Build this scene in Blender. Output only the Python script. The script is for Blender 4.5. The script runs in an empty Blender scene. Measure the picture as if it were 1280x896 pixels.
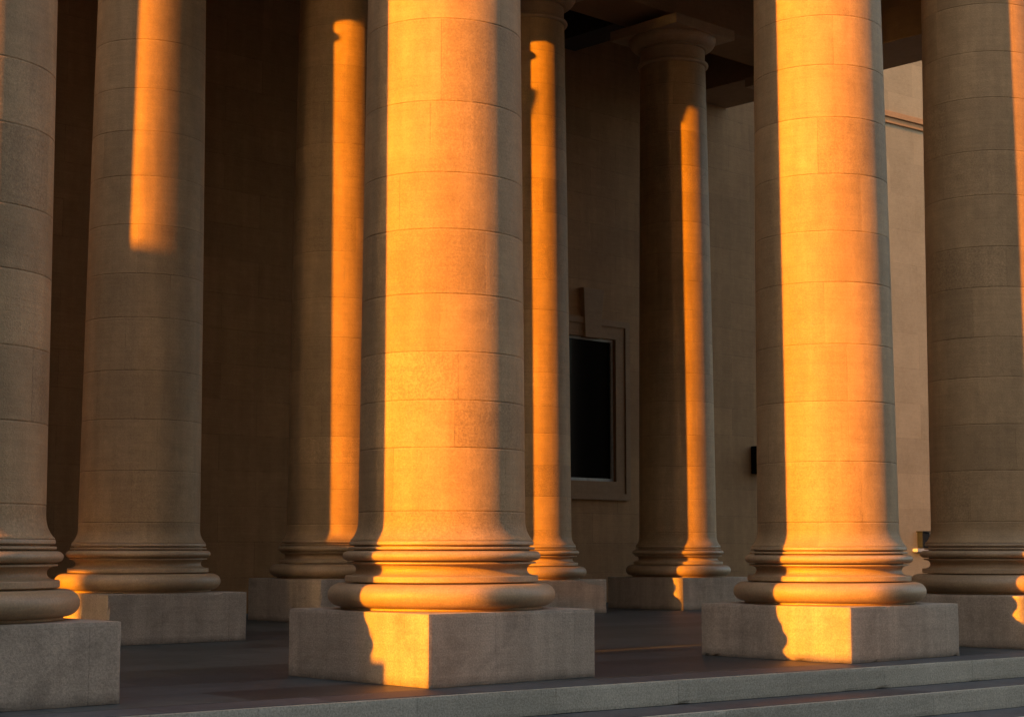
import bpy, bmesh, math, random
from math import sin, cos, pi, radians as R
random.seed(7)
S = bpy.context.scene
C = S.collection

# ------------------------------------------------------------------ camera, sky, sun, exposure
CAMZ = 0.820
cd = bpy.data.cameras.new('camera'); cam = bpy.data.objects.new('camera', cd); C.objects.link(cam)
cam.location = (0, 0, CAMZ)
cam.rotation_euler = (R(90 + 6.476), 0, 0)
cd.sensor_fit = 'HORIZONTAL'; cd.sensor_width = 36; cd.lens = 36 * 2104.3 / 1280
cd.clip_end = 3000; cd.clip_start = 0.05
S.camera = cam

SUN_AZ = 45.0      # horizontal travel direction of the light, from +X
SUN_EL = 12.2
w = bpy.data.worlds.new('World'); S.world = w; w.use_nodes = True
nt = w.node_tree; bg = nt.nodes['Background']
sky = nt.nodes.new('ShaderNodeTexSky'); sky.sky_type = 'NISHITA'; sky.sun_disc = False
sky.sun_elevation = R(SUN_EL)
sky.sun_rotation = math.atan2(-cos(R(SUN_AZ)), -sin(R(SUN_AZ)))
sky.air_density = 1.0; sky.dust_density = 3.5; sky.ozone_density = 0.25
nt.links.new(sky.outputs[0], bg.inputs[0]); bg.inputs[1].default_value = 0.15

sd = bpy.data.lights.new('sun', 'SUN'); sun = bpy.data.objects.new('sun', sd); C.objects.link(sun)
sd.energy = 4.0; sd.angle = R(0.5); sd.color = (1.0, 0.345, 0.002)
import mathutils
Ld = mathutils.Vector((cos(R(SUN_AZ)) * cos(R(SUN_EL)), sin(R(SUN_AZ)) * cos(R(SUN_EL)), -sin(R(SUN_EL))))
sun.rotation_euler = Ld.to_track_quat('-Z', 'Y').to_euler()
sun.location = (-20, -20, 20)
S.view_settings.view_transform = 'Standard'; S.view_settings.look = 'None'
S.view_settings.gamma = 1; S.view_settings.exposure = 1.78

# ------------------------------------------------------------------ building axes
A = R(43.1)
def UV(u, v, z=0.0):
    return mathutils.Vector((u * cos(A) - v * sin(A), u * sin(A) + v * cos(A), z))

# ------------------------------------------------------------------ materials
def node(nt, t, **k):
    n = nt.nodes.new(t)
    for a, b in k.items(): setattr(n, a, b)
    return n
def L(nt, a, b): nt.links.new(a, b)
def M(nt, op, a, b=None, clamp=False):
    n = node(nt, 'ShaderNodeMath', operation=op, use_clamp=clamp)
    for i, q in enumerate((a, b)):
        if q is None: continue
        if isinstance(q, (int, float)): n.inputs[i].default_value = q
        else: L(nt, q, n.inputs[i])
    return n.outputs[0]
def ramp(nt, fac, stops):
    n = node(nt, 'ShaderNodeValToRGB'); e = n.color_ramp.elements
    e[0].position, e[0].color = stops[0][0], (*stops[0][1], 1)
    e[1].position, e[1].color = stops[-1][0], (*stops[-1][1], 1)
    for p, c in stops[1:-1]:
        q = e.new(p); q.color = (*c, 1)
    L(nt, fac, n.inputs[0]); return n.outputs[0]
def mul(nt, col, fac):          # multiply a colour by a scalar socket
    n = node(nt, 'ShaderNodeVectorMath', operation='SCALE'); L(nt, col, n.inputs[0])
    if isinstance(fac, (int, float)): n.inputs['Scale'].default_value = fac
    else: L(nt, fac, n.inputs['Scale'])
    return n.outputs[0]
def noise(nt, vec, scale, detail=4, rough=.55, dist=0):
    n = node(nt, 'ShaderNodeTexNoise'); n.inputs['Scale'].default_value = scale
    n.inputs['Detail'].default_value = detail; n.inputs['Roughness'].default_value = rough
    n.inputs['Distortion'].default_value = dist
    L(nt, vec, n.inputs['Vector']); return n.outputs[0]
def maprange(nt, v, a, b, c, d):
    n = node(nt, 'ShaderNodeMapRange'); L(nt, v, n.inputs[0])
    for i, q in enumerate((a, b, c, d)): n.inputs[i + 1].default_value = q
    return n.outputs[0]

def stone(name, c1, c2, grain=.35, rough=.72, joints=None, attr=False, speck=.25, bump=.5, streak=.0, spec=.35, foot=False, geo=False):
    """weathered sandstone. joints: None | 'uv' | ('brick', w, h, axis) | ('x', [positions]) """
    m = bpy.data.materials.new(name); m.use_nodes = True; nt = m.node_tree
    b = nt.nodes['Principled BSDF']
    tc = node(nt, 'ShaderNodeTexCoord'); oi = node(nt, 'ShaderNodeObjectInfo')
    off = node(nt, 'ShaderNodeVectorMath', operation='ADD'); L(nt, tc.outputs['Object'], off.inputs[0])
    sc = node(nt, 'ShaderNodeVectorMath', operation='SCALE'); sc.inputs[0].default_value = (37, 19, 0)
    L(nt, oi.outputs['Random'], sc.inputs['Scale']); L(nt, sc.outputs[0], off.inputs[1])
    P = off.outputs[0]
    big = noise(nt, P, 1.3, 5, .6, .4)
    mid = noise(nt, P, 9, 5, .65)
    fine = noise(nt, P, 85, 3, .7)
    finer = noise(nt, P, 190, 2, .6)
    # bedding streaks, stretched sideways
    mp = node(nt, 'ShaderNodeMapping'); mp.inputs['Scale'].default_value = (1.2, 1.2, 26)
    L(nt, P, mp.inputs[0]); bed = noise(nt, mp.outputs[0], 1.6, 5, .6, .3)
    base = ramp(nt, M(nt, 'ADD', M(nt, 'MULTIPLY', big, .55), M(nt, 'MULTIPLY', mid, .45)),
                [(.33, c1), (.5, tuple((a + q) / 2 for a, q in zip(c1, c2))), (.68, c2)])
    f = maprange(nt, fine, .3, .7, 1 - grain * .45, 1 + grain * .3)
    f = M(nt, 'MULTIPLY', f, maprange(nt, bed, .3, .7, .93, 1.06))
    # pits: dark specks
    sp = maprange(nt, finer, .30, .40, 1 - speck, 1)
    if attr:      # some blocks are coarser than their neighbours
        ga = node(nt, 'ShaderNodeAttribute', attribute_name='grit')
        cs = maprange(nt, noise(nt, P, 60, 4, .8), .40, .62, -.30, .16)
        f = M(nt, 'MULTIPLY', f, M(nt, 'ADD', 1, M(nt, 'MULTIPLY', cs, ga.outputs['Fac'])))
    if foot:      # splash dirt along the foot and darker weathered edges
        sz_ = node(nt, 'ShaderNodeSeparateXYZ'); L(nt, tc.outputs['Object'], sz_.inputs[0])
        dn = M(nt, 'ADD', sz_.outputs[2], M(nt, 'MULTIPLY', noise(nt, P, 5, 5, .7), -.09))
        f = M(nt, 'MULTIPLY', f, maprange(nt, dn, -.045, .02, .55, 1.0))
        st2 = noise(nt, P, 2.4, 6, .75, .8)
        f = M(nt, 'MULTIPLY', f, maprange(nt, st2, .52, .66, 1.0, .80))
    f = M(nt, 'MULTIPLY', f, sp)
    if streak:      # rain staining, stretched downwards
        ms = node(nt, 'ShaderNodeMapping'); ms.inputs['Scale'].default_value = (7, 7, .5)
        L(nt, P, ms.inputs[0]); st = noise(nt, ms.outputs[0], 1.0, 5, .6)
        f = M(nt, 'MULTIPLY', f, maprange(nt, st, .42, .62, 1 - streak, 1.0))
    h = M(nt, 'ADD', M(nt, 'MULTIPLY', fine, .7), M(nt, 'MULTIPLY', finer, .5))
    h = M(nt, 'ADD', h, M(nt, 'MULTIPLY', bed, .5))
    h = M(nt, 'ADD', h, M(nt, 'MULTIPLY', mid, .8))
    line = None
    if joints == 'uv':
        uv = node(nt, 'ShaderNodeUVMap'); sx = node(nt, 'ShaderNodeSeparateXYZ'); L(nt, uv.outputs[0], sx.inputs[0])
        line = M(nt, 'LESS_THAN', sx.outputs[0], .006)
        lh = M(nt, 'LESS_THAN', sx.outputs[1], .007)
        line = M(nt, 'MAXIMUM', line, lh)
    elif joints and joints[0] == 'brick':
        sx = node(nt, 'ShaderNodeSeparateXYZ'); L(nt, tc.outputs['Object'], sx.inputs[0])
        cx = node(nt, 'ShaderNodeCombineXYZ')
        ax = {'x': 0, 'y': 1, 'z': 2}
        L(nt, sx.outputs[ax[joints[3][0]]], cx.inputs[0]); L(nt, sx.outputs[ax[joints[3][1]]], cx.inputs[1])
        br = node(nt, 'ShaderNodeTexBrick'); br.offset = .5; br.offset_frequency = 2
        br.inputs['Scale'].default_value = 1; br.inputs['Brick Width'].default_value = joints[1]
        br.inputs['Row Height'].default_value = joints[2]; br.inputs['Mortar Size'].default_value = .006 if len(joints) < 5 else .012
        br.inputs['Mortar Smooth'].default_value = .2
        lo, hi = joints[4] if len(joints) > 4 else (.91, 1.07)
        br.inputs['Color1'].default_value = (lo, lo, lo, 1); br.inputs['Color2'].default_value = (hi, hi, hi, 1)
        br.inputs['Mortar'].default_value = (1, 1, 1, 1)
        L(nt, cx.outputs[0], br.inputs['Vector'])
        line = br.outputs['Fac']; f = M(nt, 'MULTIPLY', f, br.outputs['Color'])
    elif joints and joints[0] == 'x':
        sx = node(nt, 'ShaderNodeSeparateXYZ'); L(nt, tc.outputs['Object'], sx.inputs[0])
        for a_i, c in joints[1]:
            q = M(nt, 'LESS_THAN', M(nt, 'ABSOLUTE', M(nt, 'SUBTRACT', sx.outputs[a_i], c)), .0035)
            line = q if line is None else M(nt, 'MAXIMUM', line, q)
    if attr:
        at = node(nt, 'ShaderNodeAttribute', attribute_name='tone')
        f = M(nt, 'MULTIPLY', f, at.outputs['Fac'])
    if line is not None:
        brk = maprange(nt, noise(nt, P, 5.5, 4, .7), .42, .6, .15, 1.1)     # mortar that shows more in places
        lk = M(nt, 'MULTIPLY', line, brk)
        f = M(nt, 'MULTIPLY', f, M(nt, 'SUBTRACT', 1, M(nt, 'MULTIPLY', lk, .24)))
        h = M(nt, 'SUBTRACT', h, M(nt, 'MULTIPLY', lk, 1.6))
    L(nt, mul(nt, base, f), b.inputs['Base Color'])
    b.inputs['Roughness'].default_value = rough
    b.inputs['Specular IOR Level'].default_value = spec
    bp = node(nt, 'ShaderNodeBump'); bp.inputs['Strength'].default_value = bump; bp.inputs['Distance'].default_value = .006
    L(nt, h, bp.inputs['Height']); L(nt, bp.outputs[0], b.inputs['Normal'])
    return m

SAND1, SAND2 = (.375, .230, .108), (.54, .338, .165)
m_shaft = stone('sandstone_drums', SAND1, SAND2, joints='uv', attr=True, streak=.13, rough=.62)
m_base = stone('sandstone_mouldings', (.38, .245, .13), (.53, .345, .19), grain=.45, rough=.5, streak=.05, spec=.5, bump=.35)
m_plinth = stone('sandstone_plinth', (.48, .36, .25), (.62, .465, .335), joints=('x', [(0, -.17), (0, .52), (1, .30)]), grain=.6, speck=.4, streak=.16, foot=True)
m_wall = stone('sandstone_ashlar', (.37, .185, .075), (.47, .25, .10), joints=('brick', 1.15, .46, 'xz'), rough=.85, streak=.1)
m_trim = stone('sandstone_trim', (.30, .165, .075), (.39, .22, .105), rough=.8)
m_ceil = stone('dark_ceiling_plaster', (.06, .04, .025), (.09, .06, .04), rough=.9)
m_floor = stone('slate_floor', (.042, .050, .048), (.090, .098, .094), joints=('brick', 1.15, .62, 'xy', (.62, 1.35)), rough=.48, speck=.2, bump=.35, streak=.0)
m_tread = stone('worn_tread', (.065, .067, .068), (.125, .125, .122), joints=('brick', 1.02, 5.0, 'xy', (.75, 1.2)), rough=.6)
m_riser = stone('granite_riser', (.43, .385, .29), (.60, .54, .42), joints=('brick', 1.02, 5.0, 'xz'), grain=.8, speck=.5, rough=.75)
m_plaza = stone('plaza_paving', (.08, .08, .078), (.13, .125, .12), joints=('brick', 1.2, .8, 'xy'), rough=.8)
m_far = stone('far_masonry', (.28, .22, .16), (.36, .29, .22), joints=('brick', 1.3, .5, 'xz'), rough=.85)

m_next = stone('pale_ashlar', (.26, .205, .13), (.33, .265, .175), joints=('brick', 2.1, .95, 'xz'), rough=.85)
def simple(name, col, rough=.5, metal=0, spec=.5):
    m = bpy.data.materials.new(name); m.use_nodes = True; nt = m.node_tree; b = nt.nodes['Principled BSDF']
    tc = node(nt, 'ShaderNodeTexCoord'); n = noise(nt, tc.outputs['Object'], 14, 3)
    c = ramp(nt, n, [(.3, tuple(x * .8 for x in col)), (.7, tuple(x * 1.15 for x in col))])
    L(nt, c, b.inputs['Base Color']); b.inputs['Roughness'].default_value = rough
    b.inputs['Metallic'].default_value = metal; b.inputs['Specular IOR Level'].default_value = spec
    return m
m_glass = simple('dark_window_glass', (.004, .004, .004), .12, 0, .25)
m_metal = simple('weathered_metal', (.42, .39, .34), .45, .2)
m_black = simple('black_enamel', (.014, .016, .018), .85, 0, .1)
m_lens = simple('frosted_lens', (.35, .33, .30), .35)

# ------------------------------------------------------------------ object helpers
def link(o, parent=None, loc=None, rz=None):
    C.objects.link(o)
    if parent: o.parent = parent
    if loc is not None: o.location = loc
    if rz is not None: o.rotation_euler = (0, 0, rz)
    return o
def thing(name, label, cat, loc=(0, 0, 0), rz=0, group=None):
    o = bpy.data.objects.new(name, None); link(o, None, loc, rz)
    o.empty_display_size = .3
    o['label'] = label; o['category'] = cat
    if group: o['group'] = group
    return o
def mesh_obj(name, bm, mat, parent=None, loc=None, rz=None, smooth=False, label=None):
    me = bpy.data.meshes.new(name); bm.normal_update(); bm.to_mesh(me); bm.free()
    me.materials.append(mat)
    if smooth:
        for p in me.polygons: p.use_smooth = True
    o = bpy.data.objects.new(name, me); link(o, parent, loc, rz)
    if label: o['label'] = label
    return o
def add_box(bm, x0, x1, y0, y1, z0, z1, bev=0.0):
    vs = [bm.verts.new((x, y, z)) for z in (z0, z1) for y in (y0, y1) for x in (x0, x1)]
    fs = [(0, 2, 3, 1), (4, 5, 7, 6), (0, 1, 5, 4), (2, 6, 7, 3), (0, 4, 6, 2), (1, 3, 7, 5)]
    F = [bm.faces.new([vs[i] for i in f]) for f in fs]
    if bev:
        es = list({e for f in F for e in f.edges})
        bmesh.ops.bevel(bm, geom=es, offset=bev, segments=2, affect='EDGES', profile=.6)
    return F
def box(name, mat, x0, x1, y0, y1, z0, z1, parent=None, bev=0.0, loc=None, rz=None, label=None):
    bm = bmesh.new(); add_box(bm, x0, x1, y0, y1, z0, z1, bev)
    return mesh_obj(name, bm, mat, parent, loc, rz, label=label)
def add_worn(bm, x0, x1, y0, y1, z0, z1, step=.06, seed=1, amt=.006):
    'box whose arrises are cut fine and worn back unevenly'
    rnd = random.Random(seed)
    def ticks(a, b): n = max(1, int(round((b - a) / step))); return [a + (b - a) * i / n for i in range(n + 1)]
    X, Y, Z = ticks(x0, x1), ticks(y0, y1), ticks(z0, z1)
    e = .022
    for T in (X, Y, Z):
        T.insert(1, T[0] + e); T.insert(-1, T[-1] - e)
    V = {}
    def wear(i, j, k):
        key = (i, j, k)
        if key in V: return V[key]
        p = [X[i], Y[j], Z[k]]
        ext = [(i in (0, len(X) - 1)), (j in (0, len(Y) - 1)), (k in (0, len(Z) - 1))]
        if sum(ext) >= 2:
            w_ = abs(rnd.gauss(0, amt * .12)) + amt * .3
            if rnd.random() < .035: w_ += rnd.uniform(.3, 1.3) * amt
            w_ = min(w_, .012)
            c = [(x0 + x1) / 2, (y0 + y1) / 2, (z0 + z1) / 2]
            for a in range(3):
                if ext[a]: p[a] += w_ if p[a] < c[a] else -w_
        V[key] = bm.verts.new(p); return V[key]
    nx, ny, nz = len(X) - 1, len(Y) - 1, len(Z) - 1
    for i in range(nx):
        for j in range(ny):
            for k, fl in ((0, 1), (nz, 0)):
                q = [wear(i, j, k), wear(i + 1, j, k), wear(i + 1, j + 1, k), wear(i, j + 1, k)]
                bm.faces.new(q[::-1] if fl else q)
    for i in range(nx):
        for k in range(nz):
            for j, fl in ((0, 0), (ny, 1)):
                q = [wear(i, j, k), wear(i + 1, j, k), wear(i + 1, j, k + 1), wear(i, j, k + 1)]
                bm.faces.new(q[::-1] if fl else q)
    for j in range(ny):
        for k in range(nz):
            for i, fl in ((0, 1), (nx, 0)):
                q = [wear(i, j, k), wear(i, j + 1, k), wear(i, j + 1, k + 1), wear(i, j, k + 1)]
                bm.faces.new(q[::-1] if fl else q)
def struct(o): o['kind'] = 'structure'; return o

def lathe(prof, n=128, creases=()):
    """open lathe of (r, z) points; split vertices where the profile has a hard corner"""
    bm = bmesh.new(); rings = []
    def ring(r, z): return [bm.verts.new((r * cos(2 * pi * i / n), r * sin(2 * pi * i / n), z)) for i in range(n)]
    prev = ring(*prof[0])
    for k in range(1, len(prof)):
        cur = ring(*prof[k])
        for i in range(n):
            j = (i + 1) % n
            bm.faces.new((prev[i], prev[j], cur[j], cur[i]))
        if k < len(prof) - 1:
            a = (prof[k][0] - prof[k-1][0], prof[k][1] - prof[k-1][1]); b = (prof[k+1][0] - prof[k][0], prof[k+1][1] - prof[k][1])
            la = math.hypot(*a); lb = math.hypot(*b)
            ca = (a[0] * b[0] + a[1] * b[1]) / max(la * lb, 1e-9)
            prev = cur if ca > cos(R(38)) else ring(*prof[k])
    return bm
def arc(cx, cz, rx, rz, a0, a1, n=12):
    return [(cx + rx * cos(R(a0 + (a1 - a0) * i / n)), cz + rz * sin(R(a0 + (a1 - a0) * i / n))) for i in range(n + 1)]

# ------------------------------------------------------------------ the giant column
ZC = 7.85       # neck ring
def rad(z):     # shaft radius with slight entasis (z above the plinth foot, on a 0.44 plinth)
    t = (z - 1.05) / (ZC - 1.05)
    return .549 - .070 * t + .006 * sin(pi * min(max(t, 0), 1))
T0 = .439
def shaft_mesh(seed, joints):
    rnd = random.Random(seed)
    n = 144
    bm = bmesh.new(); uvl = bm.loops.layers.uv.new('UVMap'); tone = bm.faces.layers.float.new('tone'); grit = bm.faces.layers.float.new('grit')
    flare = [(.600, .880)] + [(rad(1.06) + .052 * (1 - sin(R(90 * i / 12))) , .884 + .17 * (1 - cos(R(90 * i / 12))) ** .8) for i in range(1, 13)]
    flare = [(.600, .878), (.600, .884)]
    for i in range(1, 15):
        q = i / 14
        flare.append((rad(1.06) + .047 * (1 - q) ** 2.6, .884 + .145 * q))
    zs = [(r, z, 0) for r, z in flare]
    js = joints + [ZC]
    for ci in range(len(js) - 1):
        z0, z1 = js[ci], js[ci + 1]
        g = .0035
        if ci == 0 and z0 <= 1.071: pass
        for z, dr in ((z0 - g - .006, 0), (z0 - g, 0), (z0, -.0035), (z0 + g, 0), (z0 + g + .006, 0)):
            if z > zs[-1][1] + 1e-4: zs.append((rad(z) + dr, z, ci))
        m = max(2, int((z1 - z0) / .2))
        for k in range(1, m): zs.append((rad(z0 + (z1 - z0) * k / m), z0 + (z1 - z0) * k / m, ci))
    zs.append((rad(ZC), ZC, len(js) - 2))
    def course(z):
        c = 0
        for i, j in enumerate(js[:-1]):
            if z >= j: c = i + 1
        return c
    blocks = {}
    for c in range(len(js) + 1):
        k = rnd.choice((3, 3, 4, 4, 5)); st = rnd.randrange(n)
        cuts = sorted({(st + int(n * i / k) + rnd.randrange(-8, 9)) % n for i in range(k)})
        blocks[c] = (cuts, [rnd.choice((.92, .96, 1.0, 1.02, 1.05, 1.09)) * rnd.uniform(.98, 1.02) for _ in cuts], [rnd.choice((0, 0, .1, .25, .45, .75)) for _ in cuts])
    rings = [[bm.verts.new((r * cos(2 * pi * i / n), r * sin(2 * pi * i / n), z)) for i in range(n)] for r, z, _ in zs]
    for a in range(len(zs) - 1):
        zm = (zs[a][1] + zs[a+1][1]) / 2; c = course(zm)
        zb = ([0.0] + js)[c]
        cuts, tn, gr = blocks[c]
        for i in range(n):
            j = (i + 1) % n
            f = bm.faces.new((rings[a][i], rings[a][j], rings[a+1][j], rings[a+1][i])); f.smooth = True
            best = max([(cc if cc <= i else cc - n, q) for q, cc in enumerate(cuts)])
            st, q = best; f[tone] = tn[q]; f[grit] = gr[q]
            arcw = 2 * pi * .54 / n
            ud = (i - st) * arcw
            for lp, (uu, zz) in zip(f.loops, ((ud, zs[a][1]), (ud + arcw, zs[a][1]), (ud + arcw, zs[a+1][1]), (ud, zs[a+1][1]))):
                lp[uvl].uv = (uu if c > 0 else 5, max(zz - zb, 0) if c > 0 else 5)
    me = bpy.data.meshes.new('shaft'); bm.to_mesh(me); bm.free(); me.materials.append(m_shaft)
    return me
J1 = [1.06, 1.46, 1.76, 2.07, 2.44, 2.86, 3.23, 3.70, 4.25, 4.66, 5.15, 5.55, 6.05, 6.5, 7.0, 7.45]
J2 = [1.06, 1.50, 1.90, 2.31, 2.66, 3.10, 3.46, 3.92, 4.32, 4.80, 5.22, 5.66, 6.1, 6.52, 6.95, 7.40]
J3 = [1.06, 1.52, 1.98, 2.42, 2.90, 3.30, 3.75, 4.20, 4.62, 5.02, 5.48, 5.90, 6.3, 6.80, 7.2, 7.52]
shafts = [shaft_mesh(3, J1), shaft_mesh(11, J2), shaft_mesh(29, J3)]
CAP = None
def moulding(name, prof, mat=None):
    bm = lathe(prof)
    me = bpy.data.meshes.new(name); bm.normal_update(); bm.to_mesh(me); bm.free(); me.materials.append(mat or m_base)
    for p in me.polygons: p.use_smooth = True
    return me
me_low = moulding('lower_torus', [(.30, T0 + .0015), (.654, T0 + .0015), (.658, T0 + .005), (.658, T0 + .018)] +
                  arc(.662, .532, .083, .0735, -88, 88, 24) + [(.585, .606), (.585, .6135)])
me_sco = moulding('scotia', [(.585, .614), (.629, .6145), (.634, .619), (.634, .650), (.629, .655), (.600, .656)] +
                  arc(.604, .694, .042, .036, 270, 90, 18)[1:-1] + [(.606, .731), (.619, .732), (.619, .742), (.575, .743), (.575, .749)])
me_upp = moulding('upper_torus', [(.575, .7495)] + arc(.610, .7815, .040, .0315, -90, 90, 16) + [(.575, .8135), (.575, .821)])
me_ring = moulding('fillet_ring', [(.575, .8215), (.608, .822), (.612, .826), (.612, .834), (.608, .838), (.575, .839), (.575, .848),
                   (.600, .849), (.605, .854), (.605, .870), (.601, .8755), (.56, .877)])
rn = rad(ZC)
me_neck = moulding('neck_ring', [(rn - .02, ZC)] + arc(rn, ZC + .035, .045, .035, -90, 90, 12) + [(rn - .005, ZC + .075), (rn - .005, ZC + .25)])
me_cap = moulding('echinus', [(rn, ZC + .25), (rn + .03, ZC + .252), (rn + .03, ZC + .275)] + arc(rn + .02, ZC + .42, .14, .145, -90, 0, 12) + [(rn + .155, ZC + .43)])
def abacus_mesh():
    bm = bmesh.new(); h = rn + .17; add_box(bm, -h, h, -h, h, ZC + .43, ZC + .58, .01)
    me = bpy.data.meshes.new('abacus'); bm.to_mesh(me); bm.free(); me.materials.append(m_base); return me
me_aba = abacus_mesh()
def plinth_mesh(W, T):
    bm = bmesh.new(); add_worn(bm, -W / 2, W / 2, -W / 2, W / 2, 0.0, T, .05, int(W * 1000 + T * 777) + len(bpy.data.meshes))
    me = bpy.data.meshes.new('plinth'); bm.to_mesh(me); bm.free(); me.materials.append(m_plinth); return me
def column(x, y, label, var, rot, group, T=T0, W=1.42, sz=1.0, tw=0):
    t = thing('stone_column', label, 'column', (x, y, 0), A + R(tw), group); t['kind'] = 'thing'
    def part(me, rz=0.0):
        o = bpy.data.objects.new(me.name.split('.')[0], me); link(o, t)
        o.rotation_euler = (0, 0, rz); o.location = (0, 0, T - T0 if me.name.split('.')[0] != 'plinth' else 0); return o
    part(plinth_mesh(W, T))
    for me in (me_low, me_sco, me_upp, me_ring): part(me, rot)
    s = part(shafts[var], rot); s.scale = (1, 1, sz)
    if sz != 1: s.location.z = (T - T0)
    for me in (me_neck, me_cap, me_aba):
        o = part(me); o.location.z = (ZC * (sz - 1)) + (T - T0)
    return t
GF = 'giant columns along the front edge of the portico'
GB = 'giant columns in the shaded inner part of the portico'
column(-3.105, 9.20, 'shaded giant stone column cut off by the left edge, standing nearest the viewer', 1, 1.9, GF)
column(-.462, 11.15, 'tall sunlit stone column in the middle, its plinth crossed by a stepped shadow', 0, 3.35, GF)
column(2.49, 13.343, 'sunlit stone column right of the middle, on a half lit plinth above the steps', 2, .6, GF, T=.405)
column(4.297, 15.075, 'brown shaded stone column at the far right with one dim strip of sun', 1, 4.1, GF)
column(-3.427, 15.562, 'shaded stone column with a short orange sun patch high on its shaft', 2, 2.2, GB)
column(-2.11, 20.02, 'dark inner column half hidden behind the left side of the middle sunlit column', 0, 5.2, GB, T=.49)
column(.23, 22.191, 'dark inner column just left of the window with an orange strip', 1, .3, GB)
column(2.371, 24.20, 'slim dark inner column right of the window, thin orange strip down to its plinth', 2, 1.2, GB)
# columns of the same rows that stand outside the picture and shade the ones inside it
column(*UV(21.65, 16.25).xy, 'inner end column standing hidden behind the right sunlit column', 0, 2.0, GB)
column(-5.70, 16.62, 'inner column standing beyond the left edge, deep in the porch', 1, 2.0, GB)
column(-5.47, 6.87, 'front column standing beyond the left edge, next to the nearest column', 0, .4, GF)
column(*UV(17.3, 8.05).xy, 'front column standing beyond the right edge above the steps', 2, .4, GF)
column(*UV(20.9, 8.05).xy, 'front corner column standing at the far right end of the porch', 0, .9, GF)

# ------------------------------------------------------------------ floor, steps, plaza
SA = R(38.6)                       # direction of the step edges
E0 = mathutils.Vector((1.06, 10.90))
TR, RI, NS = .42, .158, 6
def SV(s, d): # along the edge, outwards from it (towards the viewer)
    return (E0.x + s * cos(SA) + d * sin(SA), E0.y + s * sin(SA) - d * cos(SA))
bm = bmesh.new(); add_box(bm, -11, 24, 0, 16, -.6, 0)
fl = struct(mesh_obj('floor', bm, m_floor, None, (*SV(0, -.0), 0), SA))
# floor sits behind the nosing course
fl.location = (*SV(0, -.36), 0)
st = thing('stone_steps', 'broad pale granite steps with dark worn treads rising to the columns', 'steps', (*SV(0, 0), -.95), SA)
for k in range(NS):
    z1 = -k * RI; y = -k * TR
    # riser face block (pale) and the dark worn tread slab on top of it
    bm = bmesh.new(); add_worn(bm, -6, 14, y, y + (.36 if k == 0 else TR), z1 - RI, z1 - .004, .09, 40 + k, .005)
    add_box(bm, -11, -6.001, y, y + .3, z1 - RI, z1 - .004); add_box(bm, 14.001, 24, y, y + .3, z1 - RI, z1 - .004)
    step = mesh_obj('riser', bm, m_riser, st, (0, 0, .95))
    bm = bmesh.new(); add_box(bm, -11, 24, y + .026, y + (.358 if k == 0 else TR - .002), z1 - .012, z1 - .0005, .0)
    mesh_obj('tread', bm, m_tread, st, (0, 0, .95))
struct(box('ground', m_plaza, -1500, 1500, -1500, 1500, -NS * RI - .5, -NS * RI))

# ------------------------------------------------------------------ back wall with its window
VW = 18.44
wall = thing('portico_wall', 'long shaded sandstone block wall behind the inner columns, with one window', 'wall', UV(0, VW), A); wall['kind'] = 'thing'
def wbox(bm, u0, u1, z0, z1, d0=0, d1=.8): add_box(bm, u0, u1, d0, d1, z0, z1)
bm = bmesh.new()
WU0, WU1, WZ0, WZ1 = 18.40, 19.50, 1.89, 4.16
wbox(bm, -6, WU0, -.02, 13.5); wbox(bm, WU1, 24, -.02, 13.5); wbox(bm, WU0, WU1, -.02, WZ0); wbox(bm, WU0, WU1, WZ1, 13.5)
bmesh.ops.remove_doubles(bm, verts=bm.verts, dist=1e-4)
mesh_obj('masonry', bm, m_wall, wall)
win = mesh_obj('window', (lambda b: (add_box(b, WU0 + .03, WU1 - .03, .06, .075, WZ0 + .03, WZ1 - .03), b)[1])(bmesh.new()), m_glass, wall)
def frame_bm(u0, u1, z0, z1, wd, y0, y1, bev=0):
    b = bmesh.new()
    add_box(b, u0, u0 + wd, y0, y1, z0, z1, bev); add_box(b, u1 - wd, u1, y0, y1, z0, z1, bev)
    add_box(b, u0 + wd, u1 - wd, y0, y1, z1 - wd, z1, bev); add_box(b, u0 + wd, u1 - wd, y0, y1, z0, z0 + wd, bev)
    return b
mesh_obj('metal_frame', frame_bm(WU0 + .002, WU1 - .002, WZ0 + .002, WZ1 - .002, .045, .03, .12), m_metal, win)
# stepped stone surround: wide flat band, raised outer fillet
b = frame_bm(WU0 - .20, WU1 + .20, WZ0 - .20, WZ1 + .20, .20, -.03, .0)
mesh_obj('stone_surround', b, m_trim, win)
mesh_obj('outer_fillet', frame_bm(WU0 - .31, WU1 + .31, WZ0 - .29, WZ1 + .30, .10, -.05, .0), m_trim, win)
b = bmesh.new()
vs = [b.verts.new(p) for p in ((18.77, -.075, 4.14), (19.11, -.075, 4.14), (19.18, -.09, 4.92), (18.72, -.09, 4.92),
                              (18.77, 0.05, 4.14), (19.13, 0.05, 4.14), (19.20, 0.0, 4.92), (18.70, 0.0, 4.92))]
for f in ((0, 1, 2, 3), (1, 5, 6, 2), (5, 4, 7, 6), (4, 0, 3, 7), (3, 2, 6, 7), (0, 4, 5, 1)): b.faces.new([vs[i] for i in f])
bmesh.ops.bevel(b, geom=list(b.edges), offset=.006, segments=1, affect='EDGES')
mesh_obj('keystone', b, m_trim, win)
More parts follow.
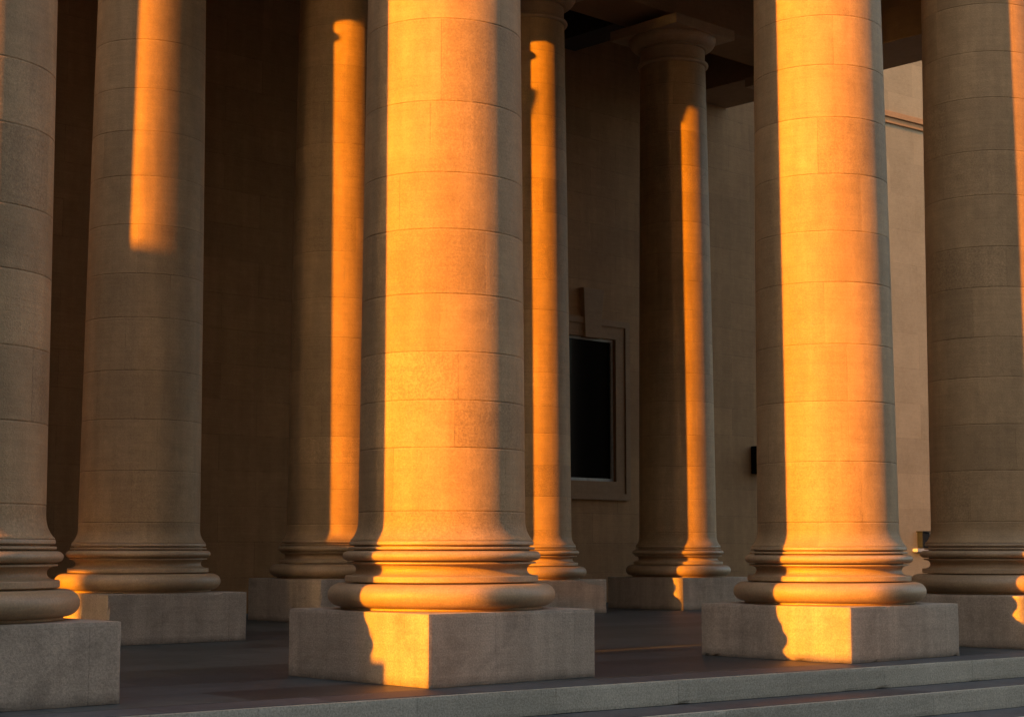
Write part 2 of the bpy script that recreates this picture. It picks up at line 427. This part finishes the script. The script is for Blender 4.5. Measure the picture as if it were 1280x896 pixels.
# small fittings on the wall
# sunlit neighbour seen through the far right gap
A2 = R(39.0)
def onray(px, py, P0, ang):        # where the sight line of a measured photo point meets that facade
    f = 2104.3; p = R(6.476); dx = (px - 640) / f; du = -(py - 448) / f
    d = (dx, cos(p) - du * sin(p), sin(p) + du * cos(p)); nx, ny = -sin(ang), cos(ang)
    t = (P0[0] * nx + P0[1] * ny) / (d[0] * nx + d[1] * ny)
    return ((d[0] * t - P0[0]) * cos(ang) + (d[1] * t - P0[1]) * sin(ang), CAMZ + d[2] * t)
P2 = (10.3, 45.0)
nb = thing('neighbouring_building', 'pale sandstone building seen through the narrow gap at the far right', 'building', (P2[0], P2[1], 0), A2); nb['kind'] = 'thing'
cu, cz = onray(1130, 152, P2, A2)
bm = bmesh.new(); add_box(bm, -8, 26, 0, 9, -.96, 22)
mesh_obj('masonry', bm, m_next, nb)
bm = bmesh.new(); add_box(bm, -8, 26, -.10, -.002, cz, cz + .16, .012); add_box(bm, -8, 26, -.05, -.002, cz - .16, cz - .004, .01)
mesh_obj('string_course', bm, m_trim, nb)
lu, lz = onray(1151, 674, P2, A2)
LL = (P2[0] + lu * cos(A2), P2[1] + lu * sin(A2), lz)
lt = thing('wall_light', 'small black wall light on a pale ledge, low on the far right wall', 'wall light', LL, A2)
mesh_obj('housing', (lambda b: (add_box(b, -.16, .16, -.18, -.002, -.22, .19, .02), b)[1])(bmesh.new()), m_black, lt)
mesh_obj('hood', (lambda b: (add_box(b, -.19, .19, -.22, -.002, .192, .225, .006), b)[1])(bmesh.new()), m_black, lt)
mesh_obj('ledge', (lambda b: (add_box(b, -.36, .28, -.16, -.002, -.33, -.24, .008), b)[1])(bmesh.new()), m_lens, lt)
bx = thing('meter_box', 'small black box fixed on the dark wall beside the right sunlit column', 'utility box', UV(23.03, VW, 2.36), A)
mesh_obj('casing', (lambda b: (add_box(b, -.12, .12, -.16, 0, -.24, .24, .02), b)[1])(bmesh.new()), m_black, bx)
mesh_obj('door', (lambda b: (add_box(b, -.10, .10, -.175, -.1605, -.21, .21, .004), b)[1])(bmesh.new()), m_black, bx)

# ------------------------------------------------------------------ entablature and ceiling
ent = thing('portico_entablature', 'dark stone beams and ceiling resting on the giant columns', 'portico roof', UV(0, 0), A); ent['kind'] = 'thing'
ZB = ZC + .582
box('architrave', m_trim, -4, 22.4, 7.75, 8.85, ZB + .0, ZB + 1.35, ent, .01)
box('architrave', m_trim, 5.5, 22.4, 15.75, 16.65, ZB + .12, ZB + 1.35, ent, .01)
box('end_beam', m_trim, 21.2, 22.4, 8.852, VW - .002, ZB + .05, ZB + 1.35, ent, .01)
b = bmesh.new()
for u in (9.0, 12.1, 15.2, 18.35):
    add_box(b, u - .28, u + .28, 16.655, VW - .002, ZB + .3, ZB + 1.35)
    for dd in (.36,): add_box(b, u - dd, u - .283, 16.655, VW - .002, ZB + .9, ZB + 1.35); add_box(b, u + .283, u + dd, 16.655, VW - .002, ZB + .9, ZB + 1.35)
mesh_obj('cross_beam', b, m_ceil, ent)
b = bmesh.new()
for u in (11, 14.2, 17.4): add_box(b, u - .25, u + .25, 8.855, 15.745, ZB + .9, ZB + 1.35)
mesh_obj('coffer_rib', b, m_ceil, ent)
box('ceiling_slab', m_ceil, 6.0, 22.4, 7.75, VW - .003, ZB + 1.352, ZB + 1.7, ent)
box('cornice', m_trim, -4.2, 22.9, 7.2, 7.745, ZB + 1.36, ZB + 1.9, ent, .02)

ew = thing('end_light_blocker', 'unseen stone wall added to block light from the far right end of the porch', 'wall', UV(21.25, 8.95), A); ew['kind'] = 'thing'  # added out of sight to cut the light entering from the right end
b = bmesh.new(); add_box(b, 0, .5, 0, 3.2, .0, ZB + .04); mesh_obj('masonry', b, m_wall, ew)

# ------------------------------------------------------------------ unseen masonry added beyond the left edge to block and shape the sun
baffle = thing('side_sun_baffle', 'unseen sandstone wing of the building standing beyond the left end of the porch', 'building', UV(3.0, 16.0), A); baffle['kind'] = 'thing'  # added to keep grazing sun off the back wall
b = bmesh.new()
add_box(b, -1.2, 0, 0, 2.8, -.96, 13)
mesh_obj('masonry', b, m_far, baffle)
patch_blocker = thing('sun_patch_blocker', 'unseen stone gateway with a low opening beyond the left end of the porch', 'blocker', UV(3.0, 13.18), A)  # added, cut to shape the sun patch on the inner left column
b = bmesh.new()
add_box(b, -.7, 0, 0, 1.2, 1.75, 8.6)
mesh_obj('upper_blocker', b, m_far, patch_blocker)
b = bmesh.new(); add_box(b, -.7, 0, .9, 1.2, -.96, 1.748); mesh_obj('side_blocker', b, m_far, patch_blocker)
far = thing('slotted_sun_blocker', 'unseen slotted stone blocks added far to the left to shape the sun', 'building', UV(-12, 9.0), A); far['kind'] = 'thing'  # added; its slots pass the sun strips, its blocks close the sky
for nm, v0, v1, h in (('tall_block', 0, 3.38, 20), ('low_shoulder', 3.382, 3.72, 7.86), ('tall_tower', 4.5, 5.3, 20),
                      ('low_link', 5.302, 6.15, 6.1), ('tall_block', 6.152, 12, 20)):
    b = bmesh.new(); add_box(b, -5, 0, v0, v1, -.96, h); mesh_obj(nm, b, m_far, far)
# added unseen wall left of the steps; its heights shape the plinth shadows
gw = thing('stepped_sun_blocker', 'unseen stepped stone wall added left of the steps to shape the sun', 'wall', UV(-1.0, 6.95), A); gw['kind'] = 'thing'
for nm, v0, v1, h in (('high_length', -6.5, -.002, 4.2), ('low_length', 0, .19, 2.45), ('middle_length', .192, .53, 2.45),
                      ('lowest_length', .532, .955, 1.62), ('stepped_end', .957, 1.085, 1.78), ('stepped_end', 1.087, 1.95, 1.95)):
    b = bmesh.new(); add_box(b, -.5, 0, v0, v1, -.96, h); mesh_obj(nm, b, m_far, gw)

# unseen blocks added around the square behind the viewer: they close off the low sky, with a gap where the sun comes through
def block(name, label, u0, u1, v0, v1, h, nwin):
    t = thing(name, label, 'building', UV(u0, v0), A); t['kind'] = 'thing'
    b = bmesh.new(); add_box(b, 0, u1 - u0, 0, v1 - v0, -.96, h); mesh_obj('masonry', b, m_far, t)
    b = bmesh.new(); add_box(b, -.4, u1 - u0 + .4, -.4, v1 - v0 + .4, h + .002, h + .7, .03); mesh_obj('cornice', b, m_trim, t)
block('sky_blocker', 'unseen tall block added to cut low sky, across the square behind the viewer', -14, 60, -34, -22, 22, 0)
block('sky_blocker', 'unseen tall block added to cut low sky, left of the gap the sun shines through', -34, -20, 27.5, 60, 22, 0)
block('sky_blocker', 'unseen tall block added to cut low sky, behind the left corner of the square', -30, -16, -21, 5.6, 20, 0)
